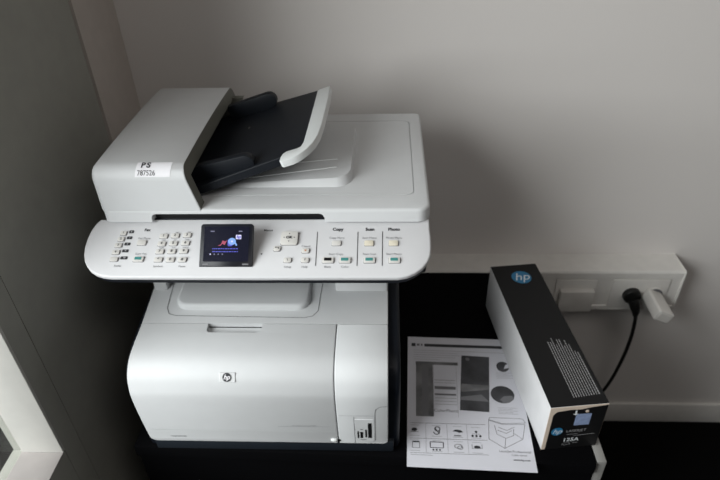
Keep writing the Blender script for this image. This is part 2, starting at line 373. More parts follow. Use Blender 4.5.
flat(b, [(-0.0275, -0.0765), (-0.0215, -0.0725), (-0.0130, -0.0735), (-0.0090, -0.0775), (-0.0160, -0.0790), (-0.0200, -0.0770)], PS, mi=0); line(b, [(-0.0250, -0.0850), (-0.0130, -0.0850)], 0.0022, PS, mi=1)
for u, v in ((0.0130, -0.0755), (0.0065, -0.0840), (0.0130, -0.0840), (0.0195, -0.0840)): flat(b, circle(u, v, 0.0022, 10), PS, mi=0)
line(b, [(0.0130, -0.0755), (0.0130, -0.0835)], 0.0007, PS, mi=1); line(b, [(0.0065, -0.0800), (0.0195, -0.0800)], 0.0007, PS, mi=1)
line(b, [(-0.0960, -0.1120), (-0.0960, -0.1000), (-0.0840, -0.1000), (-0.0840, -0.1120), (-0.0960, -0.1120)], 0.0009, PS, mi=1); frect(b, -0.0960, -0.0840, -0.1015, -0.0990, PS, mi=0)
line(b, [(-0.0660, -0.1105), (-0.0660, -0.0995), (-0.0440, -0.0995), (-0.0440, -0.1105), (-0.0660, -0.1105)], 0.0013, PS, mi=0)
for u in (-0.0610, -0.0555, -0.0500): flat(b, circle(u, -0.1145, 0.0017, 10), PS, mi=0)
ring(b, -0.0190, -0.1060, 0.0062, 0.0011, 1, 0.0042); ring(b, -0.0160, -0.1085, 0.0045, 0.0010, 1, 0.0032)
line(b, [(0.0040, -0.1010), (0.0040, -0.1090), (0.0205, -0.1080), (0.0205, -0.1000)], 0.0009, PS, mi=1); flat(b, circle(0.0122, -0.1060, 0.0055, 14, 0.0030), PS, mi=0)
obj('icon_row', b, ['ink', 'ink2'], sh)
b = bmesh.new()   # outline drawing of a machine
for P in ([(0.037, -0.0500), (0.0335, -0.0885), (0.0580, -0.1060), (0.0905, -0.0865), (0.0985, -0.0560), (0.060, -0.0580), (0.037, -0.0500)],
          [(0.0400, -0.0440), (0.0960, -0.0445), (0.1000, -0.0530), (0.0600, -0.0560), (0.0370, -0.0490), (0.0400, -0.0440)],
          [(0.046, -0.060), (0.048, -0.078), (0.062, -0.086), (0.076, -0.080), (0.078, -0.066)], [(0.052, -0.064), (0.066, -0.070), (0.080, -0.062)],
          [(0.058, -0.106), (0.062, -0.086)], [(0.050, -0.070), (0.064, -0.076), (0.074, -0.070)], [(0.0905, -0.0865), (0.078, -0.076)]):
    line(b, P, 0.0008, PS, mi=0)
obj('line_drawing', b, 'ink2', sh)

# ------------------------------------------------------------------ the toner carton
al = math.radians(6.8); bc = Vector((0.2815, 0.789)); BW, BL, BH = 0.0470, 0.1795, 0.108
def BS(u, v, z): return Vector((bc.x + u * math.cos(al) - v * math.sin(al), bc.y + u * math.sin(al) + v * math.cos(al), z))
ct = thing('toner_carton', 'long black and white toner carton standing on the right of the cabinet', 'box', (bc.x, bc.y, 0.0))
t = bmesh.new(); bx(t, -BW, BW, -BL, BL, 0.0012, BH - 0.0006, 0.0010, 2)
obj('carton_body', merge(bmesh.new(), t, 0, lambda c: BS(c.x, c.y, c.z)), 'boxwht', ct)
BT = lambda u, v, n: BS(u, v, BH + n)
obj('top_face', plate([(-BW + .0004, -BL + .0004), (BW - .0004, -BL + .0004), (BW - .0004, BL - .0004), (-BW + .0004, BL - .0004)], -0.0008, 0.0, 0.0004, 1, BT), 'boxblk', ct, label='black printed top face')
BFr = lambda u, v, n: BS(u, -BL - n, v)
obj('card_edge', plate([(-BW + .0003, 0.0016), (BW - .0003, 0.0016), (BW - .0003, BH - 0.0012), (-BW + .0003, BH - 0.0012)], -0.0006, 0.0004, 0.0002, 1, BFr), 'beige', ct, label='bare beige cardboard edge around the front end')
e = [(-BW + 0.0065, 0.0016), (BW - 0.0008, 0.0016), (BW - 0.0010, BH - 0.0035), (0.020, BH - 0.0062), (0.004, BH - 0.0095), (-0.014, BH - 0.0088), (-0.034, BH - 0.0108), (-BW + 0.0092, BH - 0.0145), (-BW + 0.0068, BH - 0.020)]
obj('front_face', plate(e, 0.0002, 0.0011, 0.0003, 1, BFr), 'boxblk', ct, label='black printed front end')
obj('right_face', plate([(-BL + .001, 0.0018), (BL - .001, 0.0018), (BL - .001, BH - 0.001), (-BL + .001, BH - 0.001)], -0.0005, 0.0004, 0, 1, lambda u, v, n: BS(BW + n, u, v)), 'boxblk', ct)
b = bmesh.new(); hp_mark(b, 0.0050, 0.1385, 0.0195, BT, 0.0004, 0, 1); obj('logo', b, ['logo', 'logow'], ct, label='round blue hp logo on the top')
b = bmesh.new(); hp_mark(b, -0.0275, 0.0480, 0.0098, BFr, 0.0014, 0, 1); obj('logo', b, ['logo', 'logow'], ct, label='round blue hp logo on the front')
b = bmesh.new()   # small print running along the carton, made of words
for i in range(11):
    u = -0.0040 + i * 0.00425; v = -0.1640 + i * 0.0003
    end = -0.040 - (0.0, 0.006, 0.001, 0.008, 0.000, 0.005, 0.012, 0.004, 0.018, 0.026, 0.052)[i] + 0.004 * (i % 3)
    if i == 10: end = -0.070
    while v < end:
        L = random.uniform(0.0015, 0.0050); wd = 0.0015 if i < 10 else 0.0021
        frect(b, u - wd / 2, u + wd / 2, v, min(v + L, end), BT, 0.0003); v += L + 0.0010
obj('small_print', b, 'boxtxt', ct)
b = bmesh.new()
put_text(b, 'LASERJET', 0.0045, 0.0465, 0.0082, BFr, 0.0014, mi=0); put_text(b, '125A', -0.0005, 0.0235, 0.0125, BFr, 0.0014, bold=0.0002, mi=1)
line(b, [(-0.010, 0.0380), (0.008, 0.0380)], 0.0009, BFr, 0.0014, 0); line(b, [(0.002, 0.0335), (0.038, 0.0355)], 0.0008, BFr, 0.0014, 0)
line(b, [(-0.014, 0.0120), (-0.010, 0.0160), (-0.002, 0.0160), (0.0, 0.0120), (-0.010, 0.0100), (-0.014, 0.0120)], 0.0007, BFr, 0.0014, 0)
line(b, [(0.004, 0.0150), (0.012, 0.0150)], 0.0010, BFr, 0.0014, 0)
obj('front_print', b, ['boxtxt', 'logow'], ct); b = bmesh.new()
flat(b, [(-0.0060, 0.0900), (-0.0030, 0.0900), (-0.0030, 0.0985), (-0.0060, 0.0985)], BFr, 0.0018, 1); flat(b, [(-0.0095, 0.0905), (0.0005, 0.0905), (-0.0045, 0.0865)], BFr, 0.0018, 1)
obj('arrow_mark', b, ['boxtxt', 'logow'], ct)
obj('blue_label', plate(rrect(-0.0025, 0.0225, 0.0605, 0.0878, 0.001, 2), 0.0010, 0.0015, 0, 1, BFr), 'bluelab', ct, label='pale blue label')
obj('tear_notch', plate(circle(0.0135, 0.0940, 0.0030, 14), 0.0012, 0.0016, 0, 1, BFr), 'beige', ct)

# ------------------------------------------------------------------ the printer
pr = thing('multifunction_printer', 'large light grey multifunction printer with document feeder and colour screen', 'printer', (-0.19, 0.80, 0.0))
# body side profile (y, z): rear of deck -> front lip -> bottom of door
rough = [(1.04, .2330), (.90, .2305), (.80, .2300), (.755, .2290), (.719, .2225), (.680, .2155), (.64, .2110), (.615, .2060), (.600, .1975), (.589, .1850), (.583, .1650), (.5815, .150), (.583, .120), (.5850, .096), (.588, .065), (.5905, .045), (.592, .030)]
PR = [(v.x, v.y) for v in spline([(y, z, 0) for y, z in rough], 6)]
acc = [0.0]
for (q, r_), (s_, t_) in zip(PR, PR[1:]): acc.append(acc[-1] + math.hypot(s_ - q, t_ - r_))
def prof_at(s):
    s = min(max(s, 0), acc[-1] - 1e-6)
    for i in range(len(acc) - 1):
        if acc[i + 1] >= s:
            t = (s - acc[i]) / (acc[i + 1] - acc[i]); d = Vector((PR[i + 1][0] - PR[i][0], PR[i + 1][1] - PR[i][1])).normalized()
            return Vector((PR[i][0] + t * (PR[i + 1][0] - PR[i][0]), PR[i][1] + t * (PR[i + 1][1] - PR[i][1]))), Vector((d.y, -d.x))
def s_of(y=None, z=None):
    for i in range(len(PR) - 1):
        if y is not None and PR[i][0] >= y >= PR[i + 1][0] and PR[i][0] > 0.6: return acc[i] + (acc[i + 1] - acc[i]) * (PR[i][0] - y) / (PR[i][0] - PR[i + 1][0])
        if z is not None and PR[i][1] >= z >= PR[i + 1][1] and PR[i][0] < 0.62: return acc[i] + (acc[i + 1] - acc[i]) * (PR[i][1] - z) / (PR[i][1] - PR[i + 1][1])
_p, _n = prof_at(acc[-1] * 0.9)
SG = 1 if _n.x < 0 else -1
def FS(u, s, n):          # u = x across, s = length along the profile from the rear
    p, m_ = prof_at(s); m_ = m_ * SG; return Vector((u, p.x + m_.x * n, p.y + m_.y * n))
def FF(u, v, n): return FS(u, s_of(z=v), n)        # v = height on the front face
def shell(s0, s1, x0, x1, th, bev=0.0015, inset=0.0):
    k = 60; out = []; inn = []
    for i in range(k + 1):
        s = s0 + (s1 - s0) * i / k; o_ = FS(0, s, -inset); out.append((o_.y, o_.z)); o_ = FS(0, s, -inset - th); inn.append((o_.y, o_.z))
    return xprism(out + inn[::-1], x0, x1, bev)
sY = s_of(y=0.6775); XL, XR, XS = -0.392, 0.0025, -0.0782
core = [(1.035, 0.010), (1.035, 0.218), (0.76, 0.2120), (0.70, 0.204), (0.645, 0.196), (0.612, 0.180), (0.6035, 0.150), (0.6060, 0.08), (0.610, 0.010)]
obj('body_core', xprism(core, XL + 0.006, XR - 0.006), 'black', pr)
obj('top_cover', shell(0.0, sY - 0.0006, XL, XR, 0.009, 0.0016), 'light', pr)
door_c = []
hl = plate(rrect(-0.2835, -0.1965, sY - 0.004, sY + 0.0180, (0.0, 0.0, 0.006, 0.006), 4), -0.0100, 0.004, 0, 1, lambda u, v, n: FS(u, v, n))
def corner(x, z, r, sx):
    P = [(x - sx * 0.01, z - 0.01), (x + sx * r, z - 0.01), (x + sx * r, z)] + [(x + sx * (r - r * math.sin(math.radians(t))), z + r - r * math.cos(math.radians(t))) for t in (15, 30, 45, 60, 75)] + [(x, z + r), (x - sx * 0.01, z + r)]
    return plate(P, 0.50, 0.63, 0, 1, lambda u, v, n: Vector((u, n, v)))
door = cut(shell(sY + 0.0006, acc[-1], XL, XS - 0.0006, 0.013, 0.0022), [hl, corner(XL, 0.030, 0.013, 1)])
door = obj('front_door', door, 'light', pr)
obj('front_panel', cut(shell(sY + 0.0006, acc[-1], XS + 0.0006, XR, 0.013, 0.0022), [corner(XR, 0.030, 0.009, -1)]), 'light', pr)
# dividing lines standing in the door: lower strip and fine printed line
def groove(name, P, w_, surf, m_='groove', par=pr, d=0.0005):
    b = bmesh.new(); 
    Q = [P[0]]
    for (a0, b0), (a1, b1) in zip(P, P[1:]):
        for k in range(1, 5): Q.append((a0 + (a1 - a0) * k / 4, b0 + (b1 - b0) * k / 4))
    line(b, Q, w_, surf, d); return obj(name, b, m_, par)
groove('door_line', [(-0.388, 0.0655), (-0.080, 0.0645)], 0.0009, FF, 'tip', door)  # pale tone paints the highlight along the strip's ridge
groove('door_line', [(-0.1720, 0.0790), (-0.0900, 0.0790)], 0.0007, FF, 'ink3', door)
# shallow relief on the right panel
fp = bpy.data.objects['front_panel']
groove('panel_line', [(-0.0755, 0.1110), (-0.0185, 0.1110)], 0.0006, FF, 'ink3')
groove('panel_line', [(-0.0510, 0.1080), (-0.0510, 0.0310)], 0.0008, FF, 'ink2')
groove('panel_line', [(-0.0180, 0.0400), (-0.0180, 0.1180), (-0.0165, 0.1280), (-0.0100, 0.1345), (0.0010, 0.1360)], 0.0009, FF, 'ink2')
groove('panel_line', [(-0.0180, 0.0400), (-0.0225, 0.0350), (-0.0300, 0.0335)], 0.0008, FF, 'ink3')
crd = obj('card_reader', plate(rrect(-0.0500, -0.0195, 0.0385, 0.1010, 0.0010, 2), -0.001, 0.0006, 0.0003, 1, FF), 'light', pr)
for (u, v0, v1, w_) in ((-0.0455, 0.0470, 0.0680, 0.0022), (-0.0400, 0.0475, 0.0660, 0.0040), (-0.0327, 0.0500, 0.0730, 0.0026), (-0.0265, 0.0480, 0.0915, 0.0058)):
    b = bmesh.new(); frect(b, u - w_ / 2, u + w_ / 2, v0, v1, FF, 0.0009); obj('card_slot', b, 'black', crd)
b = bmesh.new(); frect(b, -0.0418, -0.0382, 0.0720, 0.0745, FF, 0.0009); obj('slot_mark', b, 'ink2', crd); b = bmesh.new(); frect(b, -0.0418, -0.0330, 0.0420, 0.0436, FF, 0.0009); obj('slot_mark', b, 'ink2', crd)
b = bmesh.new(); bmesh.ops.create_uvsphere(b, u_segments=16, v_segments=10, radius=1)
for v in b.verts: v.co = Vector((-0.0850 + v.co.x * 0.0060, 0.5905 + v.co.y * 0.0035, 0.0400 + v.co.z * 0.0038))
obj('door_catch', b, 'tip', door)
b = bmesh.new(); frect(b, -0.0800, -0.0755, 0.0360, 0.0430, FF, 0.0010); obj('catch_gap', b, 'black', pr)
b = bmesh.new(); put_text(b, 'LaserJet CM1312nfi', -0.3415, 0.0450, 0.0032, FF, 0.0006, mi=0, bold=0.0001); obj('model_text', b, 'ink', door)
b = bmesh.new(); put_text(b, 'HP Color LaserJet MFP', -0.1310, 0.0815, 0.0040, FF, 0.0006, mi=0); obj('series_text', b, 'ink3', door)
bd = obj('logo_badge', plate(rrect(-0.2500, -0.2260, s_of(z=0.1935) , s_of(z=0.1815), 0.0010, 2), 0.0, 0.0016, 0.0005, 1, FS), 'chrome', door, label='silver hp badge')
sb = (s_of(z=0.1935) + s_of(z=0.1815)) / 2
FB = lambda u, v, n: FS(u, sb - v, n)
b = bmesh.new(); flat(b, circle(-0.2385, 0, 0.0066), FB, 0.0020, 0); put_text(b, 'hp', -0.2387, 0.0004, 0.0098, FB, 0.0024, 0, 0.32, 0.0002, mi=1)
obj('badge_emblem', b, ['ink', 'stick'], bd)
# output bin on the deck
DS = lambda u, v, n: FS(u, s_of(y=v), n)
obj('output_bin', plate(rrect(-0.3440, -0.1240, 0.7040, 0.93, (0.020, 0.020, 0.01, 0.01)), -0.002, 0.0105, 0.0060, 5, lambda u, v, n: Vector((u, v, 0.2200 + (v - 0.704) * 0.06 + n))), 'light', pr)
P = [(-0.3600, 0.760), (-0.3580, 0.7080), (-0.3520, 0.6960), (-0.3400, 0.6925), (-0.1310, 0.6895), (-0.1180, 0.6930), (-0.1100, 0.7030), (-0.1070, 0.760)]
groove('deck_line', P, 0.0009, DS, 'ink2')
# charcoal sides and base
sideP = [(1.045, 0.004), (1.045, 0.222), (0.76, 0.2180), (0.70, 0.209), (0.645, 0.2000), (0.612, 0.187), (0.5980, 0.165), (0.5960, 0.140), (0.6000, 0.08), (0.6050, 0.004)]
obj('side_cover', xprism(sideP, XR - 0.004, 0.0215, 0.006, 3, (False, True)), 'char', pr)
obj('side_cover', xprism(sideP, -0.4020, XL + 0.004, 0.005, 3, (True, False)), 'char', pr)
base = obj('base', box(-0.3880, 0.0120, 0.5950, 1.040, 0.003, 0.0290, 0.003), 'basec', pr)
obj('foot', box(-0.3850, -0.3450, 0.6100, 0.640, 0.0003, 0.0050, 0.0015), 'char', pr)
obj('foot', box(-0.0300, 0.0100, 0.6100, 0.640, 0.0003, 0.0050, 0.0015), 'char', pr)
# columns that carry the scanner
obj('support_column', box(-0.3895, -0.3660, 0.7440, 0.990, 0.2240, 0.362, 0.004), 'light', pr)
obj('support_column', box(-0.0840, 0.0020, 0.7430, 0.990, 0.2240, 0.362, 0.004), 'light', pr)
obj('rear_column', box(-0.3700, -0.0800, 0.945, 1.000, 0.2240, 0.362, 0.003), 'light', pr)
# scanner housing
obj('scanner_base', box(-0.4000, 0.0560, 0.650, 1.000, 0.3400, 0.3650, 0.004), 'char', pr)
obj('scanner_body', plate(rrect(-0.3990, 0.0590, 0.695, 1.006, 0.012), 0.3650, 0.4040, 0.001, 1), 'char', pr)
# control panel, tilted 20 degrees to the front
CT, ST = math.cos(math.radians(20)), math.sin(math.radians(20))
def CP(u, w_, n): return Vector((u, 0.690 - w_ * CT - n * ST, 0.403 - w_ * ST + n * CT))
outl = [(-0.4105, -0.0035), (-0.4150, 0.0030), (-0.4190, 0.015), (-0.4207, 0.030), (-0.4203, 0.045), (-0.4180, 0.0570), (-0.4140, 0.0680), (-0.4080, 0.0770), (-0.4010, 0.0845), (-0.3920, 0.0900), (-0.3820, 0.0935), (-0.3700, 0.0950),
        (-0.1800, 0.0955), (0.0150, 0.0950), (0.0270, 0.0928), (0.0380, 0.0875), (0.0475, 0.0800), (0.0550, 0.0700), (0.0595, 0.0590), (0.0610, 0.0450), (0.0612, 0.030), (0.0604, 0.015), (0.0602, -0.0035)]
outl = [(u, w_ - 0.0014 * max(0, (w_ - 0.05) / 0.045)) for u, w_ in outl]
pan = obj('control_panel', plate(outl, -0.0060, 0.0, 0.0028, 3, CP), 'panel', pr)
obj('panel_underside', plate([((u + 0.18) * 0.994 - 0.18, v - 0.0015) for u, v in outl], -0.0160, -0.0062, 0, 1, CP), 'char', pr)
CV = lambda u, v, n: CP(u, -v, n)      # text plane: v grows towards the rear
def key(name, u, w_, sx, sy, m_='key', h=0.0022, r=0.0015, mark=None, mm='ink', bar=None, msize=0.0042):
    obj('key_gap_shadow', plate(rrect(u - sx / 2 - 0.0004, u + sx / 2 + 0.0009, w_ - sy / 2 - 0.0003, w_ + sy / 2 + 0.0006, r, 3), -0.0003, 0.00025, 0, 1, CP), 'ink2', pan)  # gap around the key, widened right and front to paint its shadow
    k = obj(name, plate(rrect(u - sx / 2, u + sx / 2, w_ - sy / 2, w_ + sy / 2, r, 3), -0.0005, h, 0.0006, 2, CP), m_, pan)
    if mark:
        b = bmesh.new(); put_text(b, mark, u, -w_, msize, CV, h + 0.0003, bold=0.00012); obj('key_symbol', b, mm, k)
    if bar:
        b = bmesh.new(); flat(b, rrect(u - sx * 0.34, u + sx * 0.30, -w_ - sy * 0.20, -w_ + sy * 0.34, 0.0006, 2), CV, h + 0.0003); obj('key_mark', b, bar, k)
    return k
rows = [[('1', -0.3115, 0.0269), ('2', -0.2953, 0.0261), ('3', -0.2784, 0.0253)], [('4', -0.3116, 0.0398), ('5', -0.2953, 0.0392), ('6', -0.2783, 0.0386)],
        [('7', -0.3115, 0.0529), ('8', -0.2948, 0.0525), ('9', -0.2781, 0.0521)], [('*', -0.3107, 0.0660), ('0', -0.2940, 0.0660), ('#', -0.2774, 0.0660)]]
for i, rw in enumerate(rows):
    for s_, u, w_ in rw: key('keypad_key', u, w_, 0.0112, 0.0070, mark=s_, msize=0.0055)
for i, (u, w_) in enumerate([(-0.3700, 0.0217), (-0.3710, 0.0320), (-0.3722, 0.0425), (-0.3728, 0.0540), (-0.3724, 0.0655)]):
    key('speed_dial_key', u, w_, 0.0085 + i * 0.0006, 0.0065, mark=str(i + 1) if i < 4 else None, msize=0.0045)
    b = bmesh.new(); flat(b, rrect(u + 0.0070 + i * 0.0003, u + 0.0140 + i * 0.0010, -w_ + 0.0002, -w_ + 0.0052, 0.0012, 3), CV, 0.0003, 0); put_text(b, str(i + 6), u + 0.0105 + i * 0.0007, -w_ + 0.0028, 0.0038, CV, 0.0005, mi=1)
    obj('speed_dial_mark', b, ['ink', 'panel'], pan)
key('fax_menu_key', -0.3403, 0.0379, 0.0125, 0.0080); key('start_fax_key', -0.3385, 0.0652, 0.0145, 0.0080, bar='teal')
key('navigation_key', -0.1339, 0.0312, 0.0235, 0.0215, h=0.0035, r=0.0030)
b = bmesh.new(); nv = bpy.data.objects['navigation_key']; u0, w0 = -0.1339, 0.0312
put_text(b, 'OK', u0, -w0, 0.0058, CV, 0.0039, bold=0.00025)
for du, dv, an in ((0, 0.0062, 90), (0, -0.0062, 270), (0.0072, 0, 0), (-0.0072, 0, 180)):
    flat(b, [(u0 + du + 0.0013 * math.cos(math.radians(an + t)), -w0 + dv + 0.0013 * math.sin(math.radians(an + t))) for t in (0, 130, 230)], CV, 0.0039)
obj('arrow_marks', b, 'ink', nv)
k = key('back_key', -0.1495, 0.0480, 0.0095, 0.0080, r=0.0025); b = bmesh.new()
line(b, [(-0.1470, -0.0495), (-0.1470, -0.0468), (-0.1515, -0.0468)], 0.0009, CV, 0.0026); flat(b, [(-0.1525, -0.0468), (-0.1508, -0.0455), (-0.1508, -0.0481)], CV, 0.0026); obj('key_symbol', b, 'ink', k)
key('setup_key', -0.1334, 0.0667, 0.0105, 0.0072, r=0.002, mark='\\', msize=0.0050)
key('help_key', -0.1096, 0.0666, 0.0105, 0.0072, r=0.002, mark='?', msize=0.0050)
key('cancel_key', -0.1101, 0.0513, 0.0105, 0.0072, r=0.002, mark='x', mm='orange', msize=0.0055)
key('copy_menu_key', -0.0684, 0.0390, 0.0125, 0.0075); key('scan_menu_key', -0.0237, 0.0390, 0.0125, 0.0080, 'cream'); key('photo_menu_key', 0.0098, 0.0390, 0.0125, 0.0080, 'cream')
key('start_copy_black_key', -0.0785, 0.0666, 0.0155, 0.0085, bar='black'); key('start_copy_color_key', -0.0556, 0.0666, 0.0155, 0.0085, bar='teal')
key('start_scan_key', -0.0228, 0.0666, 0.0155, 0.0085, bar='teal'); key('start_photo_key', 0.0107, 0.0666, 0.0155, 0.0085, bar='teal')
for s_, u, w_, sz, bo, m_ in [('Fax', -0.3374, 0.0160, 0.0060, 0.0003, 'ink'), ('Fax Menu', -0.3385, 0.0303, 0.0044, 0.0, 'ink2'), ('Start Fax', -0.3373, 0.0562, 0.0044, 0.0, 'ink2'),
        ('Redial', -0.3652, 0.0757, 0.0040, 0, 'ink2'), ('Symbols', -0.3090, 0.0764, 0.0042, 0, 'ink2'), ('Pause', -0.2761, 0.0764, 0.0042, 0, 'ink2'),
        ('Menus', -0.1650, 0.0168, 0.0048, 0.0001, 'ink'), ('Copy', -0.0673, 0.0154, 0.0068, 0.0003, 'ink'), ('Scan', -0.0227, 0.0155, 0.0068, 0.0003, 'ink'), ('Photo', 0.0106, 0.0155, 0.0068, 0.0003, 'ink'),
        ('Copy Menu', -0.0681, 0.0298, 0.0045, 0, 'ink2'), ('Scan Menu', -0.0232, 0.0298, 0.0045, 0, 'ink2'), ('Photo Menu', 0.0105, 0.0299, 0.0045, 0, 'ink2'),
        ('Start Copy', -0.0682, 0.0565, 0.0045, 0, 'ink2'), ('Start Scan', -0.0228, 0.0565, 0.0045, 0, 'ink2'), ('Start Photo', 0.0103, 0.0565, 0.0045, 0, 'ink2'),
        ('Black', -0.0786, 0.0769, 0.0044, 0, 'ink2'), ('Color', -0.0552, 0.0769, 0.0044, 0, 'ink2'), ('Cancel', -0.1101, 0.0436, 0.0044, 0, 'ink2'), ('Setup', -0.1324, 0.0770, 0.0044, 0, 'ink2'), ('Help', -0.1095, 0.0769, 0.0044, 0, 'ink2'),
        ('ABC', -0.2935, 0.0205, 0.0028, 0, 'ink2'), ('DEF', -0.2765, 0.0197, 0.0028, 0, 'ink2'), ('GHI', -0.3105, 0.0334, 0.0028, 0, 'ink2'), ('JKL', -0.2940, 0.0328, 0.0028, 0, 'ink2'), ('MNO', -0.2770, 0.0322, 0.0028, 0, 'ink2'),
        ('PQRS', -0.3105, 0.0463, 0.0028, 0, 'ink2'), ('TUV', -0.2940, 0.0459, 0.0028, 0, 'ink2'), ('WXYZ', -0.2770, 0.0455, 0.0028, 0, 'ink2')]:
    b = bmesh.new(); put_text(b, s_, u, -w_, sz, CV, 0.0003, bold=bo); obj('panel_text', b, m_, pan)
for (u1, w1, u2, w2) in ((-0.0958, 0.0196, -0.0948, 0.0753), (-0.0393, 0.0197, -0.0392, 0.0753), (-0.0053, 0.0190, -0.0056, 0.0752)):
    b = bmesh.new(); line(b, [(u1, -w1), (u2, -w2)], 0.0010, CV, 0.0003); obj('dividing_line', b, 'ink', pan)
b = bmesh.new(); flat(b, circle(-0.1701, -0.0562, 0.0013, 10), CV, 0.0003); obj('status_light', b, 'ink', pan)
# flip-up screen: hinge at the front, raised 45 degrees at the rear
A0 = Vector((0, 0.6165, 0.3785)); UV = Vector((0, 0.0415, 0.0400)); UV.normalize(); NV = Vector((0, -UV.z, UV.y))
def SC(u, v, n): return Vector((u, 0, 0)) + A0 + UV * v + NV * n
scr = obj('display', plate(rrect(-0.2525, -0.1800, -0.0005, 0.0585, (0.001, 0.001, 0.004, 0.004)), -0.0045, 0.0, 0.0014, 2, SC), 'bezel', pr, label='tilted colour display with a dark bezel')
wd = [(0.6210, 0.3760), (0.6560, 0.4130), (0.6620, 0.4110), (0.6640, 0.3900)]
obj('display_mount', xprism(wd, -0.2480, -0.1845, 0.001), 'char', pr)
b = bmesh.new(); flat(b, rrect(-0.2470, -0.1855, 0.0065, 0.0545, 0.001, 2), SC, 0.0003); glass = obj('screen', b, 'screen', scr, label='dark lit screen')
b = bmesh.new()
line(b, [(-0.2385, 0.0480), (-0.2330, 0.0480)], 0.0016, SC, 0.0006, 4); line(b, [(-0.2000, 0.0480), (-0.1950, 0.0480)], 0.0014, SC, 0.0006, 4)
flat(b, [(-0.2280, 0.0280), (-0.2235, 0.0300), (-0.2215, 0.0355), (-0.2180, 0.0340), (-0.2150, 0.0360), (-0.2185, 0.0290), (-0.2215, 0.0310), (-0.2240, 0.0280)], SC, 0.0006, 0)
flat(b, rrect(-0.2145, -0.2075, 0.0275, 0.0370, 0.002, 3), SC, 0.0006, 1)
for r_, m_ in ((0.0054, 2), (0.0040, 1), (0.0014, 3)): flat(b, circle(-0.2085, 0.0340, r_, 24, r_ * 0.9), SC, 0.0007 + 0.0001 * m_, m_)
for k in range(2): flat(b, circle(-0.2035 + 0.0012 * k, 0.0310 - 0.0018 * k, 0.0013, 10), SC, 0.0012, 2)
flat(b, rrect(-0.2035, -0.1960, 0.0370, 0.0430, 0.0008, 2), SC, 0.0009, 3)
put_text(b, 'hp', -0.1998, 0.0400, 0.0058, SC, 0.0011, 0, 0.3, 0.0002, mi=1)
for v in (0.0240, 0.0200):
    u = -0.2350
    while u < -0.2010:
        L = random.uniform(0.0015, 0.004); line(b, [(u, v), (min(u + L, -0.2), v)], 0.0013, SC, 0.0006, 1); u += L + 0.0008
for u in (-0.2375, -0.2320, -0.2265, -0.2210): flat(b, circle(u, 0.0165, 0.0010, 8), SC, 0.0006, 4 if u > -0.235 else 3)
obj('screen_image', b, ['sred', 'sblue', 'scyan', 'swhite', 'sgrey'], glass)
b = bmesh.new(); line(b, [(-0.2475, 0.0028), (-0.2400, 0.0028)], 0.0020, SC, 0.0004); obj('bezel_mark', b, 'ink2', scr); b = bmesh.new(); line(b, [(-0.1935, 0.0028), (-0.1850, 0.0028)], 0.0020, SC, 0.0004); obj('bezel_mark', b, 'ink2', scr)
# scanner lid with the finger notch and the fine line around the flat
LX0, LX1, LY0, LY1 = -0.4020, 0.0610, 0.6835, 1.0100
lid = plate(rrect(LX0, LX1, LY0, LY1, (0.014, 0.018, 0.010, 0.010), 8), 0.4052, 0.4255, 0.0045, 4)
notch = bmesh.new()
t_ = rrect(-0.3310, -0.0860, 0.3800, 0.4190, (0.001, 0.001, 0.008, 0.008), 6)
plate(t_, 0.0, 0.0200, 0, 1, lambda u, v, n: Vector((u, 0.676 + n, v)), notch)
ringp = rrect(-0.38, 0.0405, 0.722, 0.9760, 0.012, 6); rin = rrect(-0.3785, 0.0390, 0.7235, 0.9745, 0.0105, 6)
gr = bmesh.new(); n_ = len(ringp)
A = [[gr.verts.new((p[0], p[1], z)) for p in P_] for P_, z in ((ringp, 0.4240), (ringp, 0.430), (rin, 0.430), (rin, 0.4240))]
for q in range(4):
    for i in range(n_): gr.faces.new((A[q][i], A[q][(i + 1) % n_], A[(q + 1) % 4][(i + 1) % n_], A[(q + 1) % 4][i]))
lid = cut(lid, [notch, gr])
lid = obj('scanner_lid', lid, 'light', pr)
obj('notch_shade', box(-0.330, -0.089, 0.6958, 0.6985, 0.3850, 0.4200), 'black', pr)  # added black backing stands in for the shade inside the finger notch
# sloping paper stop on the lid, below the feeder tray
def LS(u, v, n): return Vector((u, v, 0.4251 + n * (0.0010 + 0.0115 * max(0, (u + 0.262) / 0.212))))
stp = plate(rrect(-0.2640, -0.0500, 0.7440, 0.9450, (0.002, 0.026, 0.026, 0.002), 8), -0.05, 1.0, 0, 1, None)
t = stp; bmesh.ops.subdivide_edges(t, edges=[e for e in t.edges if False], cuts=1)
stack = obj('output_ramp', merge(bmesh.new(), t, 0, lambda c: LS(c.x + (0.0), c.y + (0.0090 if (c.z > 0.5 and c.y < 0.80) else 0), c.z) + Vector(((-0.003 if c.z > 0.5 and c.x > -0.08 else 0), 0, 0))), 'light', lid)
for (y0, y1) in ((0.764, 0.786), (0.800, 0.812)):
    P = [(-0.225 + 0.150 * k / 8, y0 + (y1 - y0) * k / 8) for k in range(9)]
    obj('ramp_rib', tube([LS(u, v, 1.0) + Vector((0, 0, 0.0002)) for u, v in P], 0.0010, 6), 'tip', stack)
